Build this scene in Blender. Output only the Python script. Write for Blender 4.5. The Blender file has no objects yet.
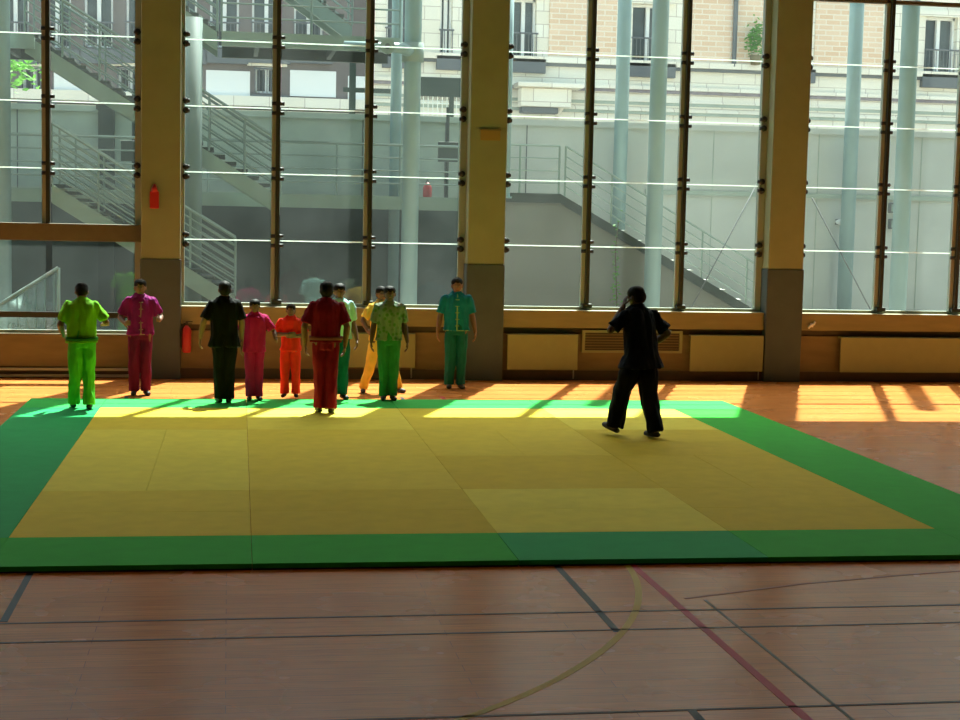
import bpy, bmesh, math, random
from mathutils import Vector, Matrix, noise
random.seed(7)
SC = bpy.context.scene
COL = SC.collection
# ------------------------------------------------------------------ camera
CAM_H, FPX, YAW, PITCH, ROLL = 2.662, 1561.2, 0.16082, 0.09224, 0.02167
fw = Vector((math.sin(YAW)*math.cos(PITCH), math.cos(YAW)*math.cos(PITCH), -math.sin(PITCH)))
rt = Vector((math.cos(YAW), -math.sin(YAW), 0)); up = rt.cross(fw)
c_, s_ = math.cos(ROLL), math.sin(ROLL)
RT = c_*rt + s_*up; UP = -s_*rt + c_*up
def ray(x, y): return RT*((x-480)/FPX) + UP*(-(y-360)/FPX) + fw
def at(x, y, Y):
    d = ray(x, y); t = Y/d.y
    return Vector((d.x*t, Y, CAM_H + d.z*t))
def onz(x, y, z=0.0):
    d = ray(x, y); t = (z-CAM_H)/d.z
    return Vector((d.x*t, d.y*t, z))
cam = bpy.data.cameras.new('camera'); cam.sensor_width = 36; cam.lens = FPX/960*36
cam.clip_end = 500
co = bpy.data.objects.new('camera', cam); COL.objects.link(co)
m3 = Matrix((RT, UP, -fw)).transposed()
co.matrix_world = Matrix.Translation((0, 0, CAM_H)) @ m3.to_4x4()
SC.camera = co
# ------------------------------------------------------------------ materials
MATS = {}
def mat(name, col, rough=.6, metal=0, var=0, scale=8, bump=0, spec=.5, stretch=(1,1,1), sheen=0, trans=0):
    m = bpy.data.materials.new(name); m.use_nodes = True
    nt = m.node_tree; N = nt.nodes; L = nt.links
    b = N['Principled BSDF']
    b.inputs['Base Color'].default_value = (*col, 1); b.inputs['Roughness'].default_value = rough
    b.inputs['Metallic'].default_value = metal; b.inputs['Specular IOR Level'].default_value = spec
    if sheen: b.inputs['Sheen Weight'].default_value = sheen
    tc = N.new('ShaderNodeTexCoord'); mp = N.new('ShaderNodeMapping'); mp.inputs['Scale'].default_value = stretch
    L.new(tc.outputs['Object'], mp.inputs['Vector'])
    nz = N.new('ShaderNodeTexNoise'); nz.inputs['Scale'].default_value = scale; nz.inputs['Detail'].default_value = 5
    L.new(mp.outputs['Vector'], nz.inputs['Vector'])
    if var:
        r = N.new('ShaderNodeValToRGB')
        r.color_ramp.elements[0].position = .3; r.color_ramp.elements[1].position = .7
        r.color_ramp.elements[0].color = (*[max(0, c*(1-var)) for c in col], 1)
        r.color_ramp.elements[1].color = (*[min(1, c*(1+var)) for c in col], 1)
        L.new(nz.outputs['Fac'], r.inputs['Fac']); L.new(r.outputs['Color'], b.inputs['Base Color'])
    if bump:
        bp = N.new('ShaderNodeBump'); bp.inputs['Strength'].default_value = bump; bp.inputs['Distance'].default_value = .01
        L.new(nz.outputs['Fac'], bp.inputs['Height']); L.new(bp.outputs['Normal'], b.inputs['Normal'])
    if trans:      # thin cloth: part of the light passes through
        out = N['Material Output']; tl = N.new('ShaderNodeBsdfTranslucent'); mx = N.new('ShaderNodeMixShader')
        tl.inputs['Color'].default_value = (*col, 1); mx.inputs[0].default_value = trans
        L.new(b.outputs[0], mx.inputs[1]); L.new(tl.outputs[0], mx.inputs[2]); L.new(mx.outputs[0], out.inputs['Surface'])
    MATS[name] = m
    return m
def glass_mat(name, tint, haze=.03, refl=.06):
    m = bpy.data.materials.new(name); m.use_nodes = True
    nt = m.node_tree; N = nt.nodes; L = nt.links
    N.remove(N['Principled BSDF']); out = N['Material Output']
    tr = N.new('ShaderNodeBsdfTransparent'); tr.inputs[0].default_value = (*tint, 1)
    gl = N.new('ShaderNodeBsdfGlossy'); gl.inputs['Roughness'].default_value = .02
    df = N.new('ShaderNodeBsdfTranslucent'); df.inputs[0].default_value = (.75, .88, .85, 1)
    nz = N.new('ShaderNodeTexNoise'); nz.inputs['Scale'].default_value = 1.3; nz.inputs['Detail'].default_value = 4
    tc = N.new('ShaderNodeTexCoord'); L.new(tc.outputs['Object'], nz.inputs['Vector'])
    mr = N.new('ShaderNodeMapRange'); mr.inputs['From Min'].default_value = .3; mr.inputs['From Max'].default_value = .7
    mr.inputs['To Min'].default_value = haze*.6; mr.inputs['To Max'].default_value = haze*1.4
    L.new(nz.outputs['Fac'], mr.inputs['Value'])
    m1 = N.new('ShaderNodeMixShader'); m1.inputs[0].default_value = refl
    L.new(tr.outputs[0], m1.inputs[1]); L.new(gl.outputs[0], m1.inputs[2])
    m2 = N.new('ShaderNodeMixShader'); L.new(mr.outputs['Result'], m2.inputs[0])
    L.new(m1.outputs[0], m2.inputs[1]); L.new(df.outputs[0], m2.inputs[2]); L.new(m2.outputs[0], out.inputs['Surface'])
    return m
def floor_mat():
    m = mat('wood_floor', (.5, .22, .1), .3)
    nt = m.node_tree; N = nt.nodes; L = nt.links; b = N['Principled BSDF']
    tc = N.new('ShaderNodeTexCoord'); mp = N.new('ShaderNodeMapping'); L.new(tc.outputs['Object'], mp.inputs['Vector'])
    br = N.new('ShaderNodeTexBrick'); br.inputs['Scale'].default_value = 1
    br.inputs['Brick Width'].default_value = 2.2; br.inputs['Row Height'].default_value = .13
    br.inputs['Mortar Size'].default_value = .002; br.offset = .37
    br.inputs['Color1'].default_value = (.70, .25, .066, 1); br.inputs['Color2'].default_value = (.6, .205, .05, 1)
    br.inputs['Mortar'].default_value = (.25, .1, .05, 1)
    L.new(mp.outputs['Vector'], br.inputs['Vector'])
    m2 = N.new('ShaderNodeMapping'); m2.inputs['Scale'].default_value = (1.2, 14, 1); L.new(tc.outputs['Object'], m2.inputs['Vector'])
    nz = N.new('ShaderNodeTexNoise'); nz.inputs['Scale'].default_value = 2.5; nz.inputs['Detail'].default_value = 6
    L.new(m2.outputs['Vector'], nz.inputs['Vector'])
    mx = N.new('ShaderNodeMix'); mx.data_type = 'RGBA'; mx.blend_type = 'MULTIPLY'; mx.inputs[0].default_value = .55
    rp = N.new('ShaderNodeValToRGB'); rp.color_ramp.elements[0].color = (.6, .56, .52, 1); rp.color_ramp.elements[0].position = .3
    rp.color_ramp.elements[1].position = .65
    L.new(nz.outputs['Fac'], rp.inputs['Fac'])
    L.new(br.outputs['Color'], mx.inputs[6]); L.new(rp.outputs['Color'], mx.inputs[7]); L.new(mx.outputs[2], b.inputs['Base Color'])
    n2 = N.new('ShaderNodeTexNoise'); n2.inputs['Scale'].default_value = 1.1; n2.inputs['Detail'].default_value = 3
    L.new(tc.outputs['Object'], n2.inputs['Vector'])
    mr = N.new('ShaderNodeMapRange'); mr.inputs['To Min'].default_value = .2; mr.inputs['To Max'].default_value = .33; b.inputs['Specular IOR Level'].default_value = .08
    L.new(n2.outputs['Fac'], mr.inputs['Value']); L.new(mr.outputs['Result'], b.inputs['Roughness'])
    return m
def brick_mat():
    m = mat('pink_brick', (.6, .4, .3), .85)
    nt = m.node_tree; N = nt.nodes; L = nt.links; b = N['Principled BSDF']
    tc = N.new('ShaderNodeTexCoord'); mp = N.new('ShaderNodeMapping'); mp.inputs['Rotation'].default_value = (math.pi/2, 0, 0)
    L.new(tc.outputs['Object'], mp.inputs['Vector'])
    br = N.new('ShaderNodeTexBrick'); br.inputs['Scale'].default_value = 1
    br.inputs['Brick Width'].default_value = .5; br.inputs['Row Height'].default_value = .17; br.inputs['Mortar Size'].default_value = .02
    br.inputs['Color1'].default_value = (.75, .5, .34, 1); br.inputs['Color2'].default_value = (.82, .6, .44, 1)
    br.inputs['Mortar'].default_value = (.82, .7, .56, 1)
    L.new(mp.outputs['Vector'], br.inputs['Vector']); L.new(br.outputs['Color'], b.inputs['Base Color'])
    return m
def stone_mat():
    m = mat('cream_stone', (.75, .7, .6), .85)
    nt = m.node_tree; N = nt.nodes; L = nt.links; b = N['Principled BSDF']
    tc = N.new('ShaderNodeTexCoord'); mp = N.new('ShaderNodeMapping'); mp.inputs['Rotation'].default_value = (math.pi/2, 0, 0)
    L.new(tc.outputs['Object'], mp.inputs['Vector'])
    br = N.new('ShaderNodeTexBrick'); br.inputs['Scale'].default_value = 1
    br.inputs['Brick Width'].default_value = 1.1; br.inputs['Row Height'].default_value = .42; br.inputs['Mortar Size'].default_value = .012
    br.inputs['Color1'].default_value = (.84, .77, .64, 1); br.inputs['Color2'].default_value = (.9, .85, .74, 1)
    br.inputs['Mortar'].default_value = (.5, .45, .38, 1)
    L.new(mp.outputs['Vector'], br.inputs['Vector']); L.new(br.outputs['Color'], b.inputs['Base Color'])
    return m
FLOOR = floor_mat(); BRICK = brick_mat(); STONE = stone_mat()
OCHRE = mat('ochre_paint', (.25, .27, .16), .7, var=.06, scale=3)
GREYP = mat('grey_paint', (.06, .085, .095), .65, var=.08, scale=4)
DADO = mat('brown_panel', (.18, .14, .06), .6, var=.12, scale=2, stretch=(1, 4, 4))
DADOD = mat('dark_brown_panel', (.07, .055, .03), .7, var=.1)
LEDGE = mat('ledge_wood', (.24, .21, .1), .55, var=.1, scale=2, stretch=(1, 6, 6))
RADI = mat('radiator_enamel', (.24, .26, .12), .5, var=.03)
FRAME = mat('bronze_frame', (.028, .034, .028), .5, metal=.2)
BEAM = mat('brown_beam', (.12, .1, .06), .6, var=.1)
EDGE = mat('pale_aluminium', (.34, .37, .32), .5, metal=.1)
CLAMP = mat('black_clamp', (.012, .012, .012), .5)
JOINT = mat('silicone_joint', (.85, .95, .92), .5, trans=.5)
GLASS = glass_mat('window_glass', (.84, .93, .9), .010, .032)
WPLAS = mat('ceiling_white', (.55, .5, .44), .9, var=.03)
WALLP = mat('hall_wall', (.3, .28, .22), .8, var=.05)
STEEL = mat('pale_green_steel', (.27, .35, .31), .45, metal=.1, var=.06, scale=3)
RAILM = mat('rail_steel', (.2, .27, .25), .5)
STEELL = mat('pale_blue_steel', (.28, .4, .41), .45, metal=.1, var=.05, scale=3)
STEELD = mat('dark_green_steel', (.035, .05, .045), .6, var=.1)
CONC = mat('grey_concrete', (.4, .46, .4), .85, var=.12, scale=1.5, bump=.2)
CONCL = mat('pale_concrete', (.56, .57, .53), .85, var=.06, scale=1.2, bump=.2)
CONCS = mat('stair_concrete', (.22, .22, .195), .85, var=.08, scale=1.2)
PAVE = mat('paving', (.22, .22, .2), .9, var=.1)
WINDK = mat('dark_window_pane', (.06, .075, .085), .15, var=.3, scale=2)
WHITEP = mat('white_paint', (.85, .85, .83), .6)
IRON = mat('grey_iron', (.12, .13, .14), .6)
SLATE = mat('dull_shutter', (.26, .23, .26), .7, var=.2)
LEAF = mat('leaf_green', (.12, .34, .05), .6, var=.35, scale=6, trans=.35)
BARK = mat('bark', (.12, .09, .06), .9)
RED = mat('red_enamel', (.42, .02, .02), .4)
BLACKR = mat('black_rubber', (.02, .02, .02), .6)
LAMPW = mat('white_plastic', (.8, .8, .78), .4)
# ------------------------------------------------------------------ mesh helpers
def box(bm, x0, x1, y0, y1, z0, z1):
    v = [bm.verts.new((x, y, z)) for x in (x0, x1) for y in (y0, y1) for z in (z0, z1)]
    for f in ((0,1,3,2), (4,6,7,5), (0,4,5,1), (2,3,7,6), (0,2,6,4), (1,5,7,3)):
        bm.faces.new([v[i] for i in f])
def frame_of(d):
    d = d.normalized(); a = Vector((0, 0, 1)) if abs(d.z) < .9 else Vector((0, 1, 0))
    u = d.cross(a).normalized(); return u, d.cross(u).normalized()
def tube(bm, pts, r, seg=12, cap=True, flat=1.0, side=None):
    pts = [Vector(p) for p in pts]; rs = r if isinstance(r, (list, tuple)) else [r]*len(pts)
    rings = []; u = None
    for i, p in enumerate(pts):
        d = (pts[min(i+1, len(pts)-1)] - pts[max(i-1, 0)]).normalized()
        if u is None:
            u = (Vector(side) - Vector(side).dot(d)*d).normalized() if side is not None else frame_of(d)[0]
        else:
            u = (u - u.dot(d)*d).normalized()
        w = d.cross(u)
        rings.append([bm.verts.new(p + u*math.cos(a)*rs[i] + w*math.sin(a)*rs[i]*flat) for a in [2*math.pi*k/seg for k in range(seg)]])
    for a, b in zip(rings, rings[1:]):
        for k in range(seg): bm.faces.new((a[k], a[(k+1) % seg], b[(k+1) % seg], b[k]))
    if cap:
        bm.faces.new(rings[0][::-1]); bm.faces.new(rings[-1])
def ell(bm, c, r, M=None, seg=20):
    mm = Matrix.Translation(Vector(c)) @ (M.to_4x4() if M else Matrix.Identity(4)) @ Matrix.Diagonal((*r, 1))
    bmesh.ops.create_uvsphere(bm, u_segments=seg, v_segments=max(8, seg//2), radius=1, matrix=mm)
def capsule(bm, a, b, ra, rb, seg=16):
    a, b = Vector(a), Vector(b); d = (b-a)
    if d.length < 1e-5: ell(bm, a, (ra,)*3); return
    n = d.normalized(); pts = []; rs = []
    for t in (80, 60, 40, 20): t = math.radians(t); pts.append(a - n*ra*math.sin(t)); rs.append(ra*math.cos(t))
    pts += [a, b]; rs += [ra, rb]
    for t in (20, 40, 60, 80): t = math.radians(t); pts.append(b + n*rb*math.sin(t)); rs.append(rb*math.cos(t))
    tube(bm, pts, rs, seg)
def rings_loft(bm, rings, seg=32, n=2.3):      # closed loft of super-ellipses; rings = (z, rx, ry, cx, cy)
    R = []
    for z, rx, ry, cx, cy in rings:
        L = []
        for k in range(seg):
            a = 2*math.pi*k/seg; c, s = math.cos(a), math.sin(a)
            L.append(bm.verts.new((cx + rx*math.copysign(abs(c)**(2/n), c), cy + ry*math.copysign(abs(s)**(2/n), s), z)))
        R.append(L)
    for a, b in zip(R, R[1:]):
        for k in range(seg): bm.faces.new((a[k], a[(k+1) % seg], b[(k+1) % seg], b[k]))
    bm.faces.new(R[0][::-1]); bm.faces.new(R[-1])
def link(name, bm, m, parent=None, smooth=False, bevel=0):
    bmesh.ops.recalc_face_normals(bm, faces=bm.faces)
    me = bpy.data.meshes.new(name); bm.to_mesh(me); bm.free()
    if smooth:
        for p in me.polygons: p.use_smooth = True
    me.materials.append(m)
    o = bpy.data.objects.new(name, me); COL.objects.link(o)
    if parent: o.parent = parent
    if bevel:
        b = o.modifiers.new('bevel', 'BEVEL'); b.width = bevel; b.segments = 2; b.limit_method = 'ANGLE'
    return o
def bx(name, m, a, parent=None, bevel=0):
    bm = bmesh.new(); box(bm, *a); return link(name, bm, m, parent, bevel=bevel)
def tb(name, m, pts, r, parent=None, seg=12):
    bm = bmesh.new(); tube(bm, pts, r, seg); return link(name, bm, m, parent, smooth=True)
def thing(name, label, cat, loc=(0,0,0), group=None, rz=0):
    o = bpy.data.objects.new(name, None); COL.objects.link(o); o.location = loc; o.rotation_euler = (0, 0, rz)
    o['label'] = label; o['category'] = cat
    if group: o['group'] = group
    return o
def tag(o, label, cat, group=None):
    o['label'] = label; o['category'] = cat
    if group: o['group'] = group
    return o
def struct(o): o['kind'] = 'structure'; return o
# ------------------------------------------------------------------ the hall
X0, X1, YB, ZC = -11.6, 19.6, -6.0, 11.0
YW = 24.85            # face of the columns
fl = struct(bx('floor', FLOOR, (X0, X1, YB, 25.6, -.2, 0)))
def court_line(pts, w, m, closed=False):
    bm = bmesh.new(); P = [Vector((p[0], p[1], 0)) for p in pts]; L = []
    for i, p in enumerate(P):
        d = (P[min(i+1, len(P)-1)] - P[max(i-1, 0)]).normalized(); n = Vector((-d.y, d.x, 0))*w/2
        L.append([bm.verts.new((p.x+n.x, p.y+n.y, z)) for z in (.0002, .002)] + [bm.verts.new((p.x-n.x, p.y-n.y, z)) for z in (.002, .0002)])
    for a, b in zip(L, L[1:]):
        for k in range(4): bm.faces.new((a[k], a[(k+1) % 4], b[(k+1) % 4], b[k]))
    bm.faces.new(L[0]); bm.faces.new(L[-1][::-1])
    return link('court_line', bm, m, fl)
LBLK = mat('line_black', (.03, .03, .035), .5, spec=.12); LRED = mat('line_red', (.5, .02, .05), .5, spec=.12)
LYEL = mat('line_yellow', (.6, .42, .04), .5, spec=.12); LGRY = mat('line_grey', (.16, .13, .1), .5, spec=.12); LDRK = mat('line_brown', (.09, .04, .02), .5, spec=.12)
LPNK = mat('line_faded_red', (.36, .1, .05), .5, spec=.12)
for Y in (10.13, 9.67, 8.015): court_line([(X0+.05, Y), (X1-.05, Y)], .03, LDRK)
court_line([(-1.41, 10.17), (-1.41, 22.5)], .05, LBLK)
court_line([(2.5, 9.62), (2.5, 22.5)], .05, LBLK)
court_line([(2.51, 8.0), (2.51, 2)], .05, LBLK)
court_line([(3.1, 22.6), (3.09, 2)], .055, LRED)
court_line([(3.33, 10.4), (3.35, 2)], .022, LGRY)
ctr = Vector((-2.05, 11.9)); rad = 5.12
court_line([(ctr.x + rad*math.cos(a), ctr.y + rad*math.sin(a)) for a in [math.radians(-80 + 2*k) for k in range(50)]], .05, LYEL)
court_line([(3.2, 10.45), (4.2, 10.82), (5.2, 11.07), (7, 11.4)], .03, LPNK)
struct(bx('ceiling', WPLAS, (X0, X1, YB, 25.6, ZC, ZC+.3)))
struct(bx('wall_left', WALLP, (X0-.3, X0, YB, 25.6, 0, ZC)))
struct(bx('wall_right', WALLP, (X1, X1+.3, YB, 25.6, 0, ZC)))
struct(bx('wall_back', WALLP, (X0, X1, YB-.3, YB, 0, ZC)))
# columns (part of the building): ochre above, grey below
cols = [(-11.6, -10.95), (-6.5, -5.85), (-1.345, -.745), (3.79, 4.39), (8.84, 9.45), (14.0, 14.65), (18.95, 19.6)]
for i, (a, b) in enumerate(cols):
    c = struct(bx('trim_%d' % (i+1), OCHRE, (a, b, YW, 25.4, 1.88, ZC), bevel=.012))
    bx('painted_base', GREYP, (a-.012, b+.012, YW-.02, 25.4, 0, 1.88), c, bevel=.012)
# window wall, bay by bay
JZ = [1.185, 2.19, 3.25, 4.28, 5.31, 6.36, 7.42, 8.48, 9.54, 10.6]
bays = [(-10.95, -6.5, [-9.45, -7.97]), (-5.85, -1.345, [-4.2, -2.77]), (-.745, 3.79, [.76, 2.23]),
        (4.39, 8.84, [5.83, 7.43]), (9.45, 14.0, [10.94, 12.3]), (14.65, 18.95, [16.1, 17.5])]
GY = 25.2
tn = len(cols)
for i, (a, b, mull) in enumerate(bays):
    wn = 'window_%d' % (i+1)
    low = (i == 1)
    w = bpy.data.objects.new(wn, None); COL.objects.link(w); w.location = ((a+b)/2, GY, 0); struct(w)
    wi = Matrix.Translation((-(a+b)/2, -GY, 0))
    def P(o): o.parent = w; o.matrix_parent_inverse = wi; return o
    zs = list(JZ)
    if low: zs = [.72] + [2.27] + JZ[2:]
    xs = [a] + mull + [b]
    # perimeter frame
    P(bx('window_frame', EDGE, (a, a+.055, GY-.06, GY+.06, zs[0], 10.6)))
    P(bx('window_frame', EDGE, (b-.11, b, GY-.06, GY+.06, zs[0], 10.6)))
    P(bx('window_frame', BEAM, (a, b, GY-.07, GY+.07, 10.6, 10.7)))
    P(bx('sill_strip', EDGE, (a, b, GY-.05, GY+.05, zs[0]-.035, zs[0]+.012)))
    # transom beams
    if low:
        P(bx('transom', BEAM, (a, b, GY-.17, GY+.05, 2.13, 2.40), bevel=.01))
        P(bx('guard_rail', FRAME, (a, b, GY-.1, GY-.04, .93, 1.02)))
    P(bx('transom', BEAM, (a, b, GY-.06, GY+.04, 6.335, 6.405), bevel=.01))
    for k, x in enumerate(mull):
        z0 = 2.4 if low else zs[0]
        P(bx('mullion', FRAME, (x-.032, x+.032, GY-.13, GY+.03, z0, 10.6), bevel=.006))
        P(bx('mullion_edge', EDGE, (x-.095, x-.033, GY-.06, GY+.03, z0, 10.6)))
    cells = [(p+.05, q-.05) for p, q in zip(xs, xs[1:])]
    for p, q in cells:
        for z0, z1 in zip(zs, zs[1:]):
            P(bx('pane', GLASS, (p, q, GY-.006, GY+.006, z0+.012, z1-.012)))
        for z in zs[1:-1]:
            if abs(z-6.36) < .05 or (low and z < 2.5): continue
            P(bx('pane_joint', JOINT, (p, q, GY-.012, GY+.012, z-.009, z+.009)))
    for z in zs[1:-1]:
        if abs(z-6.36) < .05 or (low and z < 2.5) or z > 8: continue
        for x in xs:
            x_ = x + (.07 if x == a else -.07 if x == b else 0); wd = .1 if x in mull else .06
            for dz in (-.075, .075):
                bm = bmesh.new()
                for sx in ((-1, 1) if x in mull else ((1,) if x == a else (-1,))):
                    tube(bm, [(x_, GY-.05, z+dz), (x_+sx*wd, GY-.05, z+dz)], .032, 8)
                tube(bm, [(x_, GY-.1, z+dz), (x_, GY-.02, z+dz)], .05, 8)
                P(link('clamp', bm, CLAMP, smooth=True))
    for x in mull:
        if not low: P(bx('foot_plate', FRAME, (x-.08, x+.08, GY-.16, GY-.02, zs[0], zs[0]+.07), bevel=.01))
    # parapet below the glass
    if low:
        tn += 1; t = struct(bx('trim_%d' % tn, DADO, (a+.012, b-.012, 24.95, 25.4, .17, .685), bevel=.01))
        for z in (.02, .12): bx('skirting_strip', EDGE, (a+.012, b-.012, 24.88, 24.95, z, z+.04), t)
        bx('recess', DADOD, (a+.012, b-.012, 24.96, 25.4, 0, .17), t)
    else:
        tn += 1; t = struct(bx('trim_%d' % tn, LEDGE, (a+.012, b-.012, 24.92, 25.4, .86, 1.15), bevel=.012))
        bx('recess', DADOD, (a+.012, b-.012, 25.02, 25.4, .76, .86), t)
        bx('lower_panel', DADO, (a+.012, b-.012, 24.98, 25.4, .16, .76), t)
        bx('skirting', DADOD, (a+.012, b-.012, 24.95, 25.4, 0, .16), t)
struct(bx('wall_front', OCHRE, (X0, X1, 25.05, 25.6, 10.7, ZC)))
# ------------------------------------------------------------------ things on the window wall
def radiator(x0, x1, z0, z1, label):
    t = thing('radiator', label, 'radiator', (x0, 24.9, 0), 'panel radiators under the windows')
    w = x1-x0
    bm = bmesh.new(); box(bm, 0, w, -.09, -.06, z0, z1)
    o = link('front_panel', bm, RADI, t, bevel=.01)
    bm = bmesh.new(); box(bm, .03, w-.03, -.05, .02, z0+.04, z1-.04); link('fins', bm, DADOD, t)
    bm = bmesh.new(); box(bm, 0, w, -.06, .04, z1-.02, z1+.005); link('top_grille', bm, RADI, t)
    for x in (.12, w-.12):
        bm = bmesh.new(); box(bm, x-.015, x+.015, -.06, .07, z0+.08, z0+.14); link('bracket', bm, DADOD, t)
    bm = bmesh.new(); tube(bm, [(w-.05, -.02, z0+.03), (w-.05, -.02, .03)], .012, 8); link('pipe', bm, EDGE, t, smooth=True)
radiator(1.84, 2.97, .2, .75, 'beige flat radiator behind the people, left of the teal-suited person')
radiator(4.47, 5.64, .18, .76, 'beige flat radiator right beside the grey base of the middle column')
radiator(7.54, 8.8, .17, .77, 'beige flat radiator left of the right-hand column')
radiator(10.15, 13.4, .17, .76, 'long beige radiator right of the right-hand column, cut by the picture edge')
g = thing('wall_vent', 'long vent with a pale rectangular frame behind the navy-dressed man', 'vent', (5.73, 24.95, 0))
bm = bmesh.new()
for a in ((0, 1.7, -.04, .0, .79, .83), (0, 1.7, -.04, .0, .46, .5), (0, .05, -.04, 0, .5, .79), (1.65, 1.7, -.04, 0, .5, .79)): box(bm, *a)
link('vent_frame', bm, RADI, g)
bm = bmesh.new(); box(bm, .05, 1.65, -.01, .02, .5, .79); link('backing', bm, DADOD, g)
bm = bmesh.new()
for k in range(6): box(bm, .05, 1.65, -.03, -.012, .525+k*.045, .535+k*.045)
link('slats', bm, DADO, g)
# fire extinguisher
e = thing('fire_extinguisher', 'red fire extinguisher on the wall beside the left column', 'fire extinguisher', (-.64, 24.84, 0))
bm = bmesh.new(); tube(bm, [(0,0,.42), (0,0,.43), (0,0,.46), (0,0,.76), (0,0,.80), (0,0,.83), (0,0,.85)], [.05, .065, .07, .07, .06, .035, .02], 20); link('cylinder', bm, RED, e, smooth=True)
bm = bmesh.new(); tube(bm, [(0,0,.85), (0,0,.9)], .02, 10); box(bm, -.015, .09, -.012, .012, .9, .915); box(bm, -.015, .08, -.012, .012, .87, .88); link('valve', bm, BLACKR, e)
bm = bmesh.new(); tube(bm, [(-.02,0,.88), (-.07,-.01,.86), (-.095,-.02,.76), (-.09,-.02,.6), (-.085,-.02,.5)], [.01,.01,.01,.012,.018], 8); link('hose', bm, BLACKR, e, smooth=True)
bm = bmesh.new(); box(bm, -.03, .03, .05, .12, .6, .7); link('wall_bracket', bm, BLACKR, e)
# red alarm box on the left column
a_ = thing('fire_alarm', 'small red sounder fixed to the face of the left ochre column', 'alarm', (-1.14, YW, 2.83))
bm = bmesh.new(); box(bm, -.07, .07, -.05, 0, -.17, .1); link('housing', bm, RED, a_, bevel=.015)
bm = bmesh.new(); tube(bm, [(0,-.05,.1), (0,-.07,.14), (0,-.04,.2)], [.05,.045,.02], 12); link('sounder_dome', bm, RED, a_, smooth=True)
p_ = thing('sign_plate', 'small orange-tan plate screwed to the middle column', 'plate', (4.12, YW, 3.94))
bm = bmesh.new(); box(bm, -.16, .16, -.02, 0, -.08, .08); link('plate', bm, mat('tan_plate', (.3, .2, .06), .5), p_, bevel=.005)
bm = bmesh.new(); box(bm, -.17, .17, -.03, 0, .075, .1); link('top_lip', bm, DADO, p_)
h_ = thing('wall_hook', 'small white bracket on the ledge right of the right-hand column', 'bracket', (9.66, 24.92, .95))
bm = bmesh.new(); tube(bm, [(-.06,-.03,-.05), (-.03,-.05,.0), (.03,-.05,.02), (.05,-.03,.06)], .018, 8); box(bm, -.02, .02, -.04, 0, -.03, .03); link('arm', bm, LAMPW, h_, smooth=False)
# ------------------------------------------------------------------ judo mats
FO = (-2.7153, 11.5492); SU, SV, AN = .97784, 1.03163, -.006534
UU = {0: 0, 1: 1.03, 2: 2.0, 3: 2.97, 4: 4.0, 5: 5.03, 6: 6.05, 7: 7.06, 8: 8.0, 9: 8.96, 10: 10}
def mp(u, v):
    iu = int(u); uu = UU[iu] if iu == u else UU[iu] + (UU[iu+1]-UU[iu])*(u-iu)
    uu *= SU; vv = v*SV; c, s = math.cos(AN), math.sin(AN)
    return (FO[0] + uu*c - vv*s, FO[1] + vv*c + uu*s)
def tatami_mat(name, col):
    m = mat(name, col, .7, var=.05, scale=5, bump=.12, spec=.06)
    b = m.node_tree.nodes['Principled BSDF']
    nt = m.node_tree; N = nt.nodes; L = nt.links
    ck = N.new('ShaderNodeTexNoise'); ck.inputs['Scale'].default_value = 160; tc = N.new('ShaderNodeTexCoord'); L.new(tc.outputs['Object'], ck.inputs['Vector'])
    bp = [n for n in N if n.type == 'BUMP'][0]; L.new(ck.outputs['Fac'], bp.inputs['Height'])
    return m
GA = tatami_mat('mat_green', (.035, .44, .08)); GB = tatami_mat('mat_teal_green', (.025, .4, .12))
GC = tatami_mat('mat_leaf_green', (.04, .47, .045))
YA = tatami_mat('mat_yellow', (.7, .57, .055)); YB_ = tatami_mat('mat_yellow_dull_sheen', (.64, .5, .035)); YC = tatami_mat('mat_yellow_bright_sheen', (.75, .66, .085))  # yellow tones put the weave's direction-dependent sheen into the colour
def tatami(u0, v0, u1, v1, m, label, gap=.0018):
    p = [Vector((*mp(u0, v0), 0)), Vector((*mp(u1, v0), 0)), Vector((*mp(u1, v1), 0)), Vector((*mp(u0, v1), 0))]
    c = sum(p, Vector())/4
    t = thing('judo_mat', label, 'mat', c, 'judo mats laid edge to edge on the floor')
    def prism(z0, z1, ins, nm, mm, bev=0):
        bm = bmesh.new(); q = []
        for k in p:
            d = k - c; q.append(Vector((d.x - math.copysign(ins, d.x), d.y - math.copysign(ins, d.y), 0)))
        a = [bm.verts.new((k.x, k.y, z0)) for k in q]; b = [bm.verts.new((k.x, k.y, z1)) for k in q]
        bm.faces.new(a[::-1]); bm.faces.new(b)
        for i in range(4): bm.faces.new((a[i], a[(i+1) % 4], b[(i+1) % 4], b[i]))
        return link(nm, bm, mm, t, bevel=bev)
    prism(.012, .05, gap, 'cover', m, .0015); prism(0, .012, gap+.004, 'rubber_base', BLACKR)
def clname(m): return {GA: 'green', GB: 'teal-green', GC: 'leaf-green', YA: 'yellow', YB_: 'dull-sheen yellow', YC: 'bright-sheen yellow'}[m]
L_ = []
# front green row (long mats side to side), front v 0..1
for k, (u0, u1, m) in enumerate([(0, 1, GC), (1, 3, GC), (3, 5, GC), (5, 7, GB), (7, 9, GC), (9, 10, GC)]):
    nm = ['in the front left corner', 'second from left in the front row', 'third in the front row, left of the middle joint', 'in the front row, bluer than its neighbours', 'second from right in the front row', 'in the front right corner'][k]
    L_.append((u0, 0, u1, 1, m, '%s judo mat of the border %s' % (clname(m), nm)))
rows = [1, 3, 5, 7, 9]; rn = ['first', 'second', 'third', 'fourth']
# side borders
for k in range(4):
    m = [GB, GB, GB, GB][k]
    L_.append((0, rows[k], 1, rows[k+1], m, '%s judo mat of the left border, %s behind the corner mat' % (clname(m), rn[k])))
    L_.append((9, rows[k], 10, rows[k+1], GC, 'leaf-green judo mat of the right border, %s behind the corner mat' % rn[k]))
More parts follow.
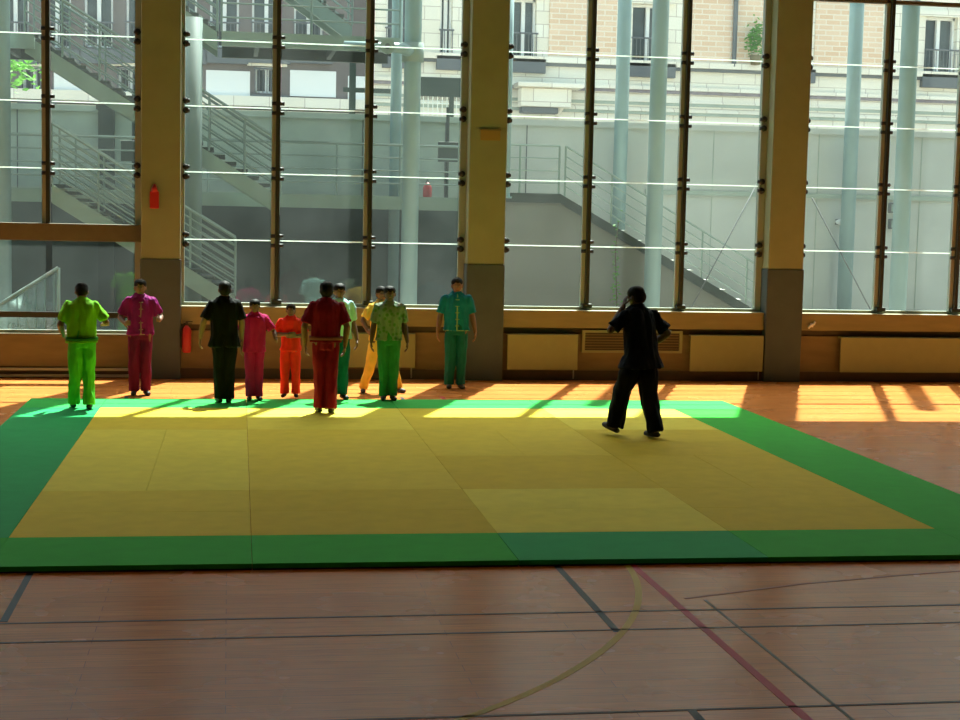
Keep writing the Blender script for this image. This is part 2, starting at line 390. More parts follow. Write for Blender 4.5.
# back border
for k, (u0, u1) in enumerate([(0, 1), (1, 3), (3, 5), (5, 7), (7, 9), (9, 10)]):
    nm = ['in the back left corner, left of the lime-dressed person', 'in the back row behind the lime and purple suits', 'in the back row behind the dark red suit', 'in the back row right of the green-trousered person', 'in the back row behind the navy-dressed man', 'in the back right corner'][k]
    L_.append((u0, 9, u1, 10, GA, 'green judo mat of the border %s' % nm))
# yellow field: blocks of two mats
blk = {(1,1): ('h', YA), (3,1): ('h', YB_), (5,1): ('h', YC), (7,1): ('h', YB_),
       (1,3): ('v', YC), (3,3): ('h', YA), (5,3): ('h', YB_), (7,3): ('v', YB_),
       (1,5): ('v', YC), (3,5): ('h', YA), (5,5): ('v', YA), (7,5): ('h', YB_),
       (1,7): ('h', YA), (3,7): ('h', YC), (5,7): ('h', YA), (7,7): ('h', YC)}
cn = {1: 'far left', 3: 'middle left', 5: 'middle right', 7: 'far right'}
for (u, v), (o, m) in blk.items():
    for k in (0, 1):
        where = 'in %s column, %s block from front' % (cn[u], rn[(v-1)//2])
        if o == 'h': L_.append((u, v+k, u+2, v+k+1, m, '%s judo mat %s, its %s half' % (clname(m), where, ('near', 'back')[k])))
        else: L_.append((u+k, v, u+k+1, v+2, m, '%s judo mat %s, its %s half' % (clname(m), where, ('left', 'right')[k])))
for a in L_: tatami(*a)
# ------------------------------------------------------------------ people
DG = None
def remesh(name, bm, m, parent, voxel, smooth=3, fold=0, scale=1.0, ftype='v'):
    bmesh.ops.recalc_face_normals(bm, faces=bm.faces)
    me = bpy.data.meshes.new(name); bm.to_mesh(me); bm.free()
    o = bpy.data.objects.new(name, me); COL.objects.link(o)
    r = o.modifiers.new('r', 'REMESH'); r.mode = 'VOXEL'; r.voxel_size = voxel; r.use_smooth_shade = True
    if smooth:
        s = o.modifiers.new('s', 'SMOOTH'); s.factor = .5; s.iterations = smooth
    bpy.context.view_layer.update()
    dg = bpy.context.evaluated_depsgraph_get()
    nm = bpy.data.meshes.new_from_object(o.evaluated_get(dg))
    o.modifiers.clear(); o.data = nm; bpy.data.meshes.remove(me)
    off = Vector((random.random()*9, random.random()*9, 0))
    if fold:
        nr = [v.normal.copy() for v in nm.vertices]
        for v, n in zip(nm.vertices, nr):
            q = Vector((v.co.x*14, v.co.y*14, v.co.z*(4 if ftype == 'v' else 9))) + off
            v.co += n*fold*(noise.noise(q) + .5*noise.noise(q*2.1))
    nm.transform(Matrix.Scale(scale, 4))
    for p in nm.polygons: p.use_smooth = True
    nm.materials.clear(); nm.materials.append(m)
    o.parent = parent; o.name = name
    return o
def seg_to(a, b, t): return Vector(a).lerp(Vector(b), t)
def hand(bm, W, d, palm):      # palm = direction the palm faces
    d = d.normalized(); n = (palm - palm.dot(d)*d).normalized(); s = d.cross(n)
    M = Matrix((s, n, d)).transposed()
    ell(bm, W + d*.048, (.041, .017, .055), M, 14)
    for i, (o, ln, cu) in enumerate(((-.03, .066, .35), (-.010, .078, .3), (.011, .074, .34), (.031, .058, .42))):
        b = W + d*.082 + s*o; m1 = b + (d*math.cos(cu) + n*math.sin(cu))*ln*.5; e = m1 + (d*math.cos(cu*2.4) + n*math.sin(cu*2.4))*ln*.5
        capsule(bm, b, m1, .0095, .009, 8); capsule(bm, m1, e, .009, .008, 8)
    tb_ = W + d*.022 - s*.03; t1 = tb_ + (d*.6 - s*.7 + n*.3).normalized()*.042; t2 = t1 + (d*.9 - s*.25 + n*.35).normalized()*.032
    capsule(bm, tb_, t1, .014, .011, 8); capsule(bm, t1, t2, .011, .009, 8)
SKIN = mat('skin_warm', (.17, .085, .05), .6, var=.05); SKIND = mat('skin_brown', (.09, .045, .028), .55, var=.05); SKINL = mat('skin_light', (.5, .3, .2), .55, var=.05)
HAIR = mat('black_hair', (.008, .007, .006), .6, bump=.3, scale=40, spec=.15); HAIRB = mat('dark_brown_hair', (.02, .012, .008), .6, bump=.3, scale=40, spec=.15)
EYEW = mat('eye', (.05, .03, .02), .2); LIPS = mat('lips', (.3, .09, .07), .5)
def person(label, loc, rot, h, shirt, trousers, arms, legs, skin=SKIN, hair=HAIR, shoe=BLACKR, hem=.88, sleeve=.62, dz=0, bow=0, turn=0,
           wide=1.0, trim=None, belt=None, hairlong=0, collar=True, leanf=0, panel=None, loose=1.0):
    t = thing('person', label, 'person', loc, rz=math.radians(rot)); S = h/1.715
    V = lambda a: Vector((a[0], a[1], a[2]))
    up_ = lambda a: Vector((a[0], a[1], a[2]+dz))
    def ln(p):          # lean the upper body about the hips
        p = Vector(p); k = max(0, p.z - (.95+dz)); return Vector((p.x, p.y - leanf*k, p.z))
    Mh = Matrix.Translation(ln(up_((0, 0, 1.47)))) @ Matrix.Rotation(math.radians(turn), 4, 'Z') @ Matrix.Rotation(math.radians(bow), 4, 'X') @ Matrix.Translation((0, 0, -1.53))
    hp = lambda x, y, z: Mh @ Vector((x, y, z))
    Rh = Mh.to_3x3()
    bm = bmesh.new()
    ell(bm, up_((0,0,.96)), (.15,.10,.12)); ell(bm, ln(up_((0,0,1.12))), (.13,.09,.17)); ell(bm, ln(up_((0,0,1.30))), (.155,.1,.17))
    for s in (-1, 1): capsule(bm, ln(up_((s*.05,0,1.42))), ln(up_((s*.14,.005,1.385))), .055, .045)
    capsule(bm, ln(up_((0,.012,1.42))), hp(0,.005,1.59), .066, .057)
    ell(bm, hp(0,-.002,1.655), (.078,.098,.102), Rh); ell(bm, hp(0,-.035,1.60), (.052,.055,.055), Rh)
    capsule(bm, hp(0,-.085,1.665), hp(0,-.106,1.632), .010, .015, 10)
    capsule(bm, hp(-.03,-.082,1.69), hp(.03,-.082,1.69), .012, .012, 8)
    for s in (-1, 1): ell(bm, hp(s*.082,.0,1.642), (.012,.019,.032), Rh, 10)
    SH = {}
    for s, key in ((-1, 'R'), (1, 'L')):
        a = arms[key]; S0 = ln(up_((s*.155*wide, .005, 1.39))); E_ = ln(up_(a[0])); W_ = ln(up_(a[1])); hd = Vector(a[2]); pl = Vector(a[3]) if len(a) > 3 else Vector((-s, 0, 0))
        SH[key] = (S0, E_, W_)
        capsule(bm, S0, E_, .045, .04); capsule(bm, E_, seg_to(E_, W_, .35), .042, .043); capsule(bm, seg_to(E_, W_, .35), W_, .043, .027)
        hand(bm, W_, hd, pl)
    for s, key in ((-1, 'R'), (1, 'L')):
        k_, an = V(legs[key][0]), V(legs[key][1]); hipp = up_((s*.088, 0, .93))
        capsule(bm, hipp, k_, .088, .06); capsule(bm, k_, seg_to(k_, an, .3), .06, .06); capsule(bm, seg_to(k_, an, .3), an, .06, .04)
        fd = Vector(legs[key][2]).normalized(); capsule(bm, an + Vector((0,0,-.03)), an + fd*.13 + Vector((0,0,-.045)), .036, .026)
    body = remesh('body', bm, skin, t, .0075, 1, scale=S)
    # hair
    bm = bmesh.new(); ell(bm, hp(0,.007,1.70), (.091,.103,.08), Rh, 24); ell(bm, hp(0,.034,1.65), (.085,.084,.085), Rh, 24)
    if hairlong: ell(bm, hp(0,.06,1.60), (.07,.045,.1), Rh, 20)
    remesh('hair', bm, hair, t, .009, 2, .006, S)
    for s in (-1, 1):
        bm = bmesh.new(); ell(bm, hp(s*.031,-.083,1.665), (.012,.008,.007), Rh, 10); bm.transform(Matrix.Scale(S, 4)); link('eye', bm, EYEW, t, True)
    bm = bmesh.new(); ell(bm, hp(0,-.089,1.603), (.024,.008,.008), Rh, 10); bm.transform(Matrix.Scale(S, 4)); link('mouth', bm, LIPS, t, True)
    # shirt
    bm = bmesh.new(); w = wide
    rr = [(hem, .178*w*loose, .135*loose), (.95, .17*w, .128), (1.1, .164*w, .122), (1.22, .166*w, .128), (1.33, .168*w, .132), (1.41, .16*w, .118), (1.445, .135*w, .1), (1.475, .1, .084), (1.49, .07, .066)]
    rings_loft(bm, [(z+dz, rx, ry, 0, 0 - leanf*max(0, z-.95)) for z, rx, ry in rr])
    for key in 'RL':
        S0, E_, W_ = SH[key]; L1 = (E_-S0).length; 
        if sleeve <= .9:
            ell(bm, S0, (.066, .07, .066)); pts = [seg_to(S0, E_, x) for x in (-.1, .15, sleeve*.7, sleeve+.2)]; rs = [.055, .07, .07, .078]
        else: pts = [seg_to(S0, E_, -.1), seg_to(S0, E_, .3), E_, seg_to(E_, W_, .5), seg_to(E_, W_, .9)]; rs = [.06, .074, .066, .06, .058]
        tube(bm, pts, rs, 18)
    if collar: tube(bm, [ln(up_((0,.01,1.44))), ln(up_((0,.004,1.508)))], [.08, .074], 18)
    sh = remesh('shirt', bm, shirt, t, .011, 3, .02, S)
    # trousers
    bm = bmesh.new(); rings_loft(bm, [(.84+dz, .155, .115, 0, 0), (.93+dz, .165, .122, 0, 0), (1.03+dz, .15, .112, 0, 0), (1.07+dz, .14, .105, 0, 0)])
    for s, key in ((-1, 'R'), (1, 'L')):
        k_, an = V(legs[key][0]), V(legs[key][1]); hipp = up_((s*.085, 0, .92))
        tube(bm, [hipp + Vector((0,0,.05)), hipp, seg_to(hipp, k_, .5), k_, seg_to(k_, an, .5), seg_to(k_, an, 1.02)], [.07, .094, .09*loose, .078*loose, .073*loose, .073*loose], 20)
    remesh('trousers', bm, trousers, t, .011, 3, .018, S)
    for key in 'RL':
        an = V(legs[key][1]); fd = Vector(legs[key][2]).normalized()
        bm = bmesh.new(); z0 = Vector((0, 0, -.036))
        tube(bm, [an - fd*.055 + z0, an - fd*.03 + z0, an + z0 + fd*.05, an + fd*.12 + z0*1.1, an + fd*.17 + z0*1.15, an + fd*.19 + z0*1.2],
             [.025, .036, .042, .042, .034, .015], 14, flat=.85, side=fd.cross(Vector((0, 0, 1))))
        bm.transform(Matrix.Scale(S, 4)); link('shoe', bm, shoe, t, True)
    if trim:
        bm = bmesh.new(); dzl = lambda z, y: Vector((0, y - leanf*max(0, z-.95), z+dz))
        pr = [(hem+.01, -.135*loose), (.95, -.129), (1.1, -.123), (1.22, -.129), (1.33, -.132), (1.42, -.108), (1.47, -.078)]
        tube(bm, [dzl(z, y-.002) for z, y in pr], .010, 8); bm.transform(Matrix.Scale(S, 4)); link('front_trim', bm, trim, t, True)
        bm = bmesh.new(); rings_loft(bm, [(hem+dz+.0, .173*w*loose, .130*loose, 0, 0), (hem+dz+.014, .172*w*loose, .129*loose, 0, 0)]); bm.transform(Matrix.Scale(S, 4)); link('hem_trim', bm, trim, t, True)
        for z in (.98, 1.08, 1.18, 1.28, 1.38):
            bm = bmesh.new(); y = [p for q, p in pr if q <= z][-1] - .008
            tube(bm, [dzl(z, y) + Vector((-.03,.004,0)), dzl(z, y), dzl(z, y) + Vector((.03,.004,0))], .007, 6); bm.transform(Matrix.Scale(S, 4)); link('frog_button', bm, trim, t, True)
    if belt:
        bm = bmesh.new(); rings_loft(bm, [(hem+.03+dz, .178*w*loose, .136*loose, 0, 0), (hem+.075+dz, .176*w*loose, .134*loose, 0, 0)]); bm.transform(Matrix.Scale(S, 4)); link('belt', bm, belt, t, True)
    return t
def hang(out=.27, fwd=-.03): # relaxed arms
    out -= .03
    return {'R': ((-out+.02, .02, 1.12), (-out-.02, fwd-.03, .88), (0, -.1, -1)), 'L': ((out-.02, .02, 1.12), (out+.02, fwd-.03, .88), (0, -.1, -1))}
def stand(dx=.1, a=0, b=0):
    dx *= .85
    return {'R': ((-dx, -.01+a*.5, .5), (-dx, .02+a, .075), (-.15, -1, 0)), 'L': ((dx, -.01+b*.5, .5), (dx, .02+b, .075), (.15, -1, 0))}
def cloth(n, c): return mat(n, c, .7, var=.12, scale=9, spec=.12, trans=.05)
LIME = cloth('lime_satin', (.17, .5, .015)); LIMED = cloth('dark_green_belt', (.02, .16, .02)); LIMET = cloth('green_satin', (.07, .42, .025))
PURP = cloth('purple_satin', (.24, .008, .15)); PURPD = cloth('plum_satin', (.13, .006, .05)); PTRIM = mat('pale_pink_trim', (.3, .12, .14), .6)
BLK = cloth('black_cotton', (.0025, .003, .002)); MAG = cloth('magenta_satin', (.42, .01, .11)); ORA = cloth('red_orange_satin', (.8, .035, .015))
WINE = cloth('wine_satin', (.2, .005, .025)); WINED = cloth('wine_trousers', (.2, .005, .025)); WTRIM = mat('dull_red_trim', (.17, .03, .025), .6)
PCYA = cloth('pale_cyan_satin', (.45, .8, .75)); TEAL = cloth('teal_satin', (.006, .17, .24)); TEALD = cloth('teal_green_satin', (.006, .11, .1))
GTRIM = mat('gold_green_trim', (.16, .3, .12), .6); YEL = cloth('golden_satin', (.8, .5, .08)); GRNT = cloth('bright_green_trousers', (.03, .17, .05))
NAVY = cloth('navy_cotton', (.003, .006, .014)); NAVYD = cloth('navy_trousers', (.002, .003, .007))
PATT = mat('green_print_cloth', (.16, .26, .13), .65, trans=.12)
nt = PATT.node_tree; N_ = nt.nodes; vo = N_.new('ShaderNodeTexVoronoi'); vo.inputs['Scale'].default_value = 16
tc_ = N_.new('ShaderNodeTexCoord'); nt.links.new(tc_.outputs['Object'], vo.inputs['Vector']); rp_ = N_.new('ShaderNodeValToRGB')
rp_.color_ramp.elements[0].color = (.05, .15, .02, 1); rp_.color_ramp.elements[1].color = (.16, .2, .14, 1); rp_.color_ramp.elements[0].position = .25; rp_.color_ramp.elements[1].position = .5
nt.links.new(vo.outputs['Distance'], rp_.inputs['Fac']); nt.links.new(rp_.outputs['Color'], N_['Principled BSDF'].inputs['Base Color'])
zm = .05
def fp(x, y, z): return onz(x, y, z)
# lime: back to the camera, elbow out to the right, head bowed
person('person in a bright lime-green suit with dark green belt, back turned, far left', fp(82, 409, zm), 186, 1.65, LIME, LIMET,
       {'L': ((.28, .02, 1.14), (.24, -.17, .98), (-.3, -1, -.2)), 'R': ((-.32, -.02, 1.17), (-.31, -.25, 1.13), (.2, -1, 0), (0, 0, -1))},
       {'R': ((-.09, -.05, .5), (-.09, .05, .075), (-.1, -1, 0)), 'L': ((.09, .0, .5), (.11, -.10, .075), (.1, -1, 0))}, hem=.9, bow=28, belt=LIMED, leanf=.08, wide=1.12, loose=1.08)
person('person in a purple suit with pale front line, before the left column', fp(140, 395, 0), 8, 1.66, PURP, PURPD,
       {'R': ((-.28, .03, 1.15), (-.24, -.2, 1.08), (.3, -1, .1)), 'L': ((.30, .03, 1.16), (.27, -.17, 1.12), (-.2, -1, .2))},
       stand(.1), hem=.9, trim=PTRIM, wide=1.1, loose=1.05)
person('tall person all in black, back turned, left of the child in magenta', fp(224, 403, zm), 184, 1.66, BLK, BLK,
       {'R': ((-.24, .0, 1.14), (-.24, -.08, .9), (.1, -.1, -1)), 'L': ((.29, .03, 1.14), (.33, -.03, .91), (.1, -.1, -1))},
       stand(.07), hem=.8, wide=1.12, loose=1.12, hair=HAIR)
person('child in a magenta suit standing right beside the person in black', fp(254, 400, zm), 5, 1.40, MAG, MAG,
       {'R': ((-.23, .03, 1.15), (-.23, -.05, .9), (0, -.1, -1)), 'L': ((.33, .0, 1.16), (.34, -.2, 1.04), (.1, -1, 0))},
       stand(.085), hem=.82, trim=None, hair=HAIR, skin=SKIN, wide=1.08)
person('child in an orange-red suit with folded arms, between the magenta and dark red suits', fp(290, 397, zm), -6, 1.32, ORA, ORA,
       {'R': ((-.27, -.06, 1.15), (-.04, -.2, 1.17), (1, -.1, .1), (0, 1, 0)), 'L': ((.27, -.06, 1.15), (.06, -.18, 1.13), (-1, -.1, .1), (0, 1, 0))},
       stand(.12), hem=.86, wide=1.04, loose=1.1, hair=HAIRB)
person('person in a dark red suit, back turned, standing nearest the camera in the left group', fp(325, 413, zm), 178, 1.72, WINE, WINED,
       {'L': ((.28, .03, 1.13), (.27, -.03, .88), (-.1, -.1, -1)), 'R': ((-.27, .03, 1.13), (-.25, -.03, .88), (.1, -.1, -1))},
       stand(.085, .02, -.03), hem=.93, wide=1.16, loose=1.08, belt=WTRIM, skin=SKIN)
person('person in a pale cyan suit almost hidden behind the dark red suit', fp(338, 399, zm), 10, 1.63, PCYA, TEALD,
       hang(.27), stand(.085), hem=.9, wide=1.08, hair=HAIR)
person('person in a golden yellow suit, legs apart, mostly hidden behind the green-trousered person', fp(380, 392.5, 0), 12, 1.62, YEL, YEL,
       {'R': ((-.3, .0, 1.17), (-.26, -.15, 1.02), (.3, -1, 0)), 'L': ((.24, .03, 1.13), (.25, -.03, .9), (0, -.1, -1))},
       {'R': ((-.17, -.04, .48), (-.27, .03, .075), (-.3, -1, 0)), 'L': ((.17, -.04, .48), (.30, .0, .075), (.3, -1, 0))}, hem=.86, dz=-.035, hair=HAIR)
person('person in green patterned shirt and bright green trousers, facing the camera', fp(388, 400, zm), 0, 1.61, PATT, GRNT,
       hang(.28), stand(.075), hem=.9, wide=1.12, skin=SKIND, hair=HAIR, loose=1.04)
person('person in a teal suit standing just left of the middle column', fp(455, 388.5, 0), -3, 1.71, TEAL, TEALD,
       hang(.30), stand(.1), hem=.9, trim=GTRIM, wide=1.14, skin=SKIN, hair=HAIR, loose=1.04)
person('man in navy shirt and dark trousers walking on the mats, hand raised to his face', fp(639, 437.0, zm), 210, 1.83, NAVY, NAVYD,
       {'L': ((.34, -.12, 1.22), (.115, -.11, 1.49), (-.3, .0, 1), (-.9, .3, 0)), 'R': ((-.38, .06, 1.18), (-.26, -.12, 1.02), (.8, -.8, -.1), (.3, .8, 0))},
       {'L': ((.10, -.20, .50), (.12, -.27, .10), (.1, -1, .3)), 'R': ((-.10, .02, .5), (-.10, .16, .078), (-.1, -1, 0))}, hem=.80, dz=-.015, wide=1.34, skin=SKIND, bow=14, turn=12, loose=1.3, leanf=.15)
# ------------------------------------------------------------------ outside
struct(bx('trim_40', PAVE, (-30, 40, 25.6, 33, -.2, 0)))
struct(bx('trim_41', mat('street_paving', (.42, .37, .31), .9), (-60, 80, 33.5, 50, 3.2, 3.4)))
def wall_piece(name, label, m, a, cat='wall'):
    t = thing(name, label, cat, (a[0], a[2], 0)); b = (0, a[1]-a[0], 0, a[3]-a[2], a[4], a[5])
    bm = bmesh.new(); box(bm, *b); link('wall_body', bm, m, t)
    bm = bmesh.new(); box(bm, -.03, b[1]+.03, -.06, b[3]+.06, a[5], a[5]+.12); link('coping', bm, m, t)
    return t, b
xsplit = at(562, 150, 33).x
t, b = wall_piece('retaining_wall', 'long grey concrete wall behind the metal staircases', CONC, (-14, at(462, 150, 33).x, 33, 33.4, 0, 4.6))
bm = bmesh.new()
for k in range(12): box(bm, 1+k*1.75, 1.02+k*1.75, -.012, 0, 0, 4.6)
link('panel_joints', bm, IRON, t)
bm = bmesh.new(); box(bm, 0, b[1], -.04, -.013, 0, 2.85); link('gallery_shade_band', bm, mat('shaded_concrete', (.08, .1, .09), .85, var=.15, scale=1.5), t)  # shade below the gallery put into a darker concrete colour
t, b = wall_piece('retaining_wall', 'pale concrete wall behind the descending concrete stairs on the right', CONCL, (at(462, 150, 33).x+.02, 40, 33, 33.4, 0, 4.6))
bm = bmesh.new(); zl_ = at(820, 196, 33).z; box(bm, 4, b[1], -.05, 0, zl_-.05, zl_+.05); link('wall_ledge', bm, CONC, t)
bm = bmesh.new()
for k in range(9): box(bm, 5.5+k*2.4, 5.515+k*2.4, -.01, 0, 0, 4.6)
link('panel_joints', bm, CONC, t)
# --- steel flights
def railing(parent, pts, h, n, m, r=.018, post=.9, pr=.02, Yo=0):
    pts = [Vector(p) for p in pts]
    for k in range(n):
        zz = h*(k+1)/n
        bm = bmesh.new(); tube(bm, [p + Vector((0, 0, zz)) for p in pts], r*(1.7 if k == n-1 else 1), 6)
        link('handrail' if k == n-1 else 'rail', bm, m, parent)
    for a, b in zip(pts, pts[1:]):
        c = max(1, round((b-a).length/post))
        for k in range(c+1):
            q = a.lerp(b, k/c); bm = bmesh.new(); tube(bm, [q, q + Vector((0, 0, h))], pr, 6); link('baluster', bm, m, parent)
def flight(label, p, q, depth, m=STEEL, n=14, nr=5, group='steel flights of the outdoor staircase'):
    p = p + Vector((0, 0, .1)); q = q + Vector((0, 0, .1))
    t = thing('stair_flight', label, 'staircase', p, group); v = q - p
    for y in (0, depth):
        bm = bmesh.new(); pts = [Vector((0, y, 0)), Vector((v.x, y, v.z))]
        vs = []
        for w in (-.03, .03):
            vs.append([bm.verts.new((a.x, a.y+w, a.z+dz)) for a, dz in ((pts[0], -.32), (pts[1], -.32), (pts[1], .0), (pts[0], .0))])
        bm.faces.new(vs[0]); bm.faces.new(vs[1][::-1])
        for k in range(4): bm.faces.new((vs[0][k], vs[1][k], vs[1][(k+1) % 4], vs[0][(k+1) % 4]))
        link('stringer', bm, m, t)
    for k in range(n):
        f = (k+.5)/n; bm = bmesh.new(); x = v.x*f; z = v.z*f + .04; wd = abs(v.x)/n*.62
        box(bm, x-wd, x+wd, .03, depth-.03, z-.03, z+.02); link('tread', bm, STEELD, t)
    for y in (-.02, depth+.02): railing(t, [(0, y, .02), (v.x, y, v.z+.02)], 1.0, nr, RAILM, post=.8)
    return t
YS = 29.0
def A(x, y, Y=YS): return at(x, y, Y)
flight('upper-left steel flight descending from the landing towards the left column', A(25, 40, 28.8), A(280, 203, 28.8), 1.3, n=22)
flight('steel flight behind the top left corner of the second window bay', A(118, -30, 28.8), A(217, 38, 28.8), 1.3, n=10)
flight('steel flight seen at the top right of the second window bay', A(262, -36, 31.0), A(352, 32, 31.0), 1.0, n=10)
flight('lowest steel flight running down behind the left column to the courtyard', A(52, 190, 27.3), A(235, 303, 27.3), 1.2, n=16, nr=7)
def gallery(label, x0, x1, Y0, Y1, z, th, m, rail=True, rn_=4, group='steel landings of the outdoor staircase'):
    t = thing('landing', label, 'landing', (x0, Y0, 0), group)
    bm = bmesh.new(); box(bm, 0, x1-x0, 0, Y1-Y0, z-.06, z); link('deck', bm, STEELD, t)
    for y in (0, Y1-Y0-.1):
        bm = bmesh.new(); box(bm, 0, x1-x0, y-.01, y+.1, z-th, z-.001); link('edge_beam', bm, m if y == 0 else STEELD, t)  # rear beam coloured dark, standing in for shade under the deck
    k = 0; x = .6
    while x < x1-x0-.1:
        bm = bmesh.new(); box(bm, x, x+.08, .1, Y1-Y0-.1, z-th*.9, z-.06); link('joist', bm, STEELD, t); x += 1.4
    if rail: railing(t, [(0, .05, z), (x1-x0, .05, z)], 1.0, rn_, RAILM, post=1.3)
    return t
z1 = A(250, 193, 30.6).z
gallery('long lower steel gallery with railing before the grey concrete wall', at(-60, 195, 30.6).x, at(462, 195, 30.6).x, 30.6, 32.6, z1, .26, STEEL)
z2 = at(300, 34, 28.7).z
gallery('upper steel landing high behind the second window bay', at(213, 40, 28.7).x+.15, at(400, 40, 28.7).x, 28.7, 31.0, z2, .26, STEEL)
z3 = at(20, 33, 28.7).z
gallery('upper steel landing at the top left edge of the picture', at(-120, 40, 28.7).x, at(45, 40, 28.7).x-.18, 28.7, 31, z3, .26, STEEL, rail=False)
# right-hand concrete landing and stairs
p0 = at(480, 194, 29.5); p1 = at(560, 196, 29.5); p2 = at(790, 334, 29.5)
t = thing('concrete_stairs', 'solid concrete stairs descending to the right behind the third window bay', 'staircase', (p0.x, 29.5, 0))
bm = bmesh.new(); xa, xb, xc = 0, p1.x-p0.x, p2.x-p0.x
vv = []
for y in (.02, 1.5): vv.append([bm.verts.new((x, y, z)) for x, z in ((xa, 0), (xc, 0), (xc, p2.z-.1), (xb, p1.z-.1), (xa, p1.z-.1))])
bm.faces.new(vv[0]); bm.faces.new(vv[1][::-1])
for k in range(5): bm.faces.new((vv[0][k], vv[1][k], vv[1][(k+1) % 5], vv[0][(k+1) % 5]))
link('side_wall', bm, CONCS, t)
bm = bmesh.new()
for y in (-.03, 1.5):
    vv = []
    for w in (0, .06): vv.append([bm.verts.new((x, y+w, z)) for x, z in ((xa, p1.z-.14), (xb, p1.z-.14), (xc, p2.z-.14), (xc, p2.z+.06), (xb, p1.z+.04), (xa, p1.z+.04))])
    bm.faces.new(vv[0]); bm.faces.new(vv[1][::-1])
    for k in range(6): bm.faces.new((vv[0][k], vv[1][k], vv[1][(k+1) % 6], vv[0][(k+1) % 6]))
link('stringer', bm, STEELD, t)
for k in range(14):
    f = (k+.5)/14; x = xb + (xc-xb)*f; z = p1.z + (p2.z-p1.z)*f; bm = bmesh.new(); w = (xc-xb)/28
    box(bm, x-w, x+w, .03, 1.47, z-.15, z+.02); link('step', bm, CONCL, t)
railing(t, [(xa, .04, p1.z), (xb-.02, .04, p1.z)], .95, 4, STEEL, r=.012, post=1.0)
railing(t, [(xb+.1, .04, p1.z), (xc, .04, p2.z)], .95, 5, STEEL, r=.012, post=1.1)
# --- round steel posts
def post(px, w, Y, z0, z1_, label, m=STEELL):
    p = at(px, 100, Y); r = w*Y/FPX/2
    t = thing('steel_column', label, 'column', (p.x, Y, 0), 'round steel columns outside the glass')
    bm = bmesh.new(); tube(bm, [(0,0,z0), (0,0,z1_)], r, 20); link('shaft', bm, m, t, True)
    bm = bmesh.new(); tube(bm, [(0,0,z0), (0,0,z0+.03)], r*1.7, 20); link('base_plate', bm, m, t)
    return t
THICK = post(412, 17, 28.3, 0, 14, 'thick pale steel column with a round pipe joint, left of the middle ochre column')
post(396, 11, 32.4, 0, 14, 'thinner steel post just left of the thick pale column')
post(193, 18, 28.2, 0, 6.0, 'steel column beside the right edge of the left ochre column', mat('dark_sage_steel', (.12, .17, .155), .6))
post(2, 16, 28.4, 0, 14, 'steel column at the left picture edge')
post(622, 14, 32.6, 0, 14, 'thinner of the two steel columns behind the navy-dressed man')
post(658, 17, 28.6, 0, 14, 'thicker steel column right of the navy-dressed man')
post(853, 15, 32.6, 0, 14, 'thinner steel column right of the right-hand ochre column')
post(907, 18, 28.6, 0, 14, 'thicker steel column near the right picture edge')
post(509, 6, 29.2, 3.0, 7.1, 'slim blue-green post right beside the middle ochre column')
# pipe strut with flange
c = at(412, 52, 28.3).z
t = THICK
bm = bmesh.new(); tube(bm, [(0, -.05, c-.02), (-.2, -.22, c+.03), (-.5, -.3, c+.04), (-1.25, -.2, c+.06)], [.12, .1, .08, .07], 14); link('pipe_strut', bm, STEELL, t, True)
bm = bmesh.new(); tube(bm, [(-.5, -.44, c+.04), (-.5, -.34, c+.04)], .13, 20); fo = link('flange', bm, STEEL, t)
bm = bmesh.new(); tube(bm, [(-.5, -.46, c+.04), (-.5, -.43, c+.04)], .05, 12); link('bolt', bm, IRON, fo)
bm = bmesh.new(); tube(bm, [(0,0,c-.18), (0,0,c+.16)], .2, 20); link('collar', bm, STEEL, t, True)
# light-well guard at lower left
q0, q1, q2 = at(-20, 318, 27.0), at(61, 267, 27.0), at(61, 330, 27.0)
t = thing('glazed_guard', 'sloping guard with a bright handrail and glass panel at lower left', 'guard rail', (q0.x, 26.6, 0))
bm = bmesh.new(); tube(bm, [(0, 0, q0.z), (q1.x-q0.x, 0, q1.z)], .035, 8); link('handrail', bm, STEEL, t, True)
bm = bmesh.new(); tube(bm, [(q1.x-q0.x, 0, 0), (q1.x-q0.x, 0, q1.z)], .03, 8); link('post', bm, STEEL, t, True)
bm = bmesh.new(); w = q1.x-q0.x
vv = [[bm.verts.new((x, y, z)) for x, z in ((0, .1), (w-.03, .1), (w-.03, q1.z-.04), (0, q0.z-.04))] for y in (-.005, .005)]
bm.faces.new(vv[0]); bm.faces.new(vv[1][::-1])
for k in range(4): bm.faces.new((vv[0][k], vv[1][k], vv[1][(k+1) % 4], vv[0][(k+1) % 4]))
link('glass_panel', bm, glass_mat('guard_glass', (.8, .9, .87), .25, .08), t)
for k in range(9):
    x = w*(k+.5)/9; bm = bmesh.new(); tube(bm, [(x, .02, 0), (x, .02, q0.z + (q1.z-q0.z)*x/w - .05)], .012, 6); link('bar', bm, STEEL, t)
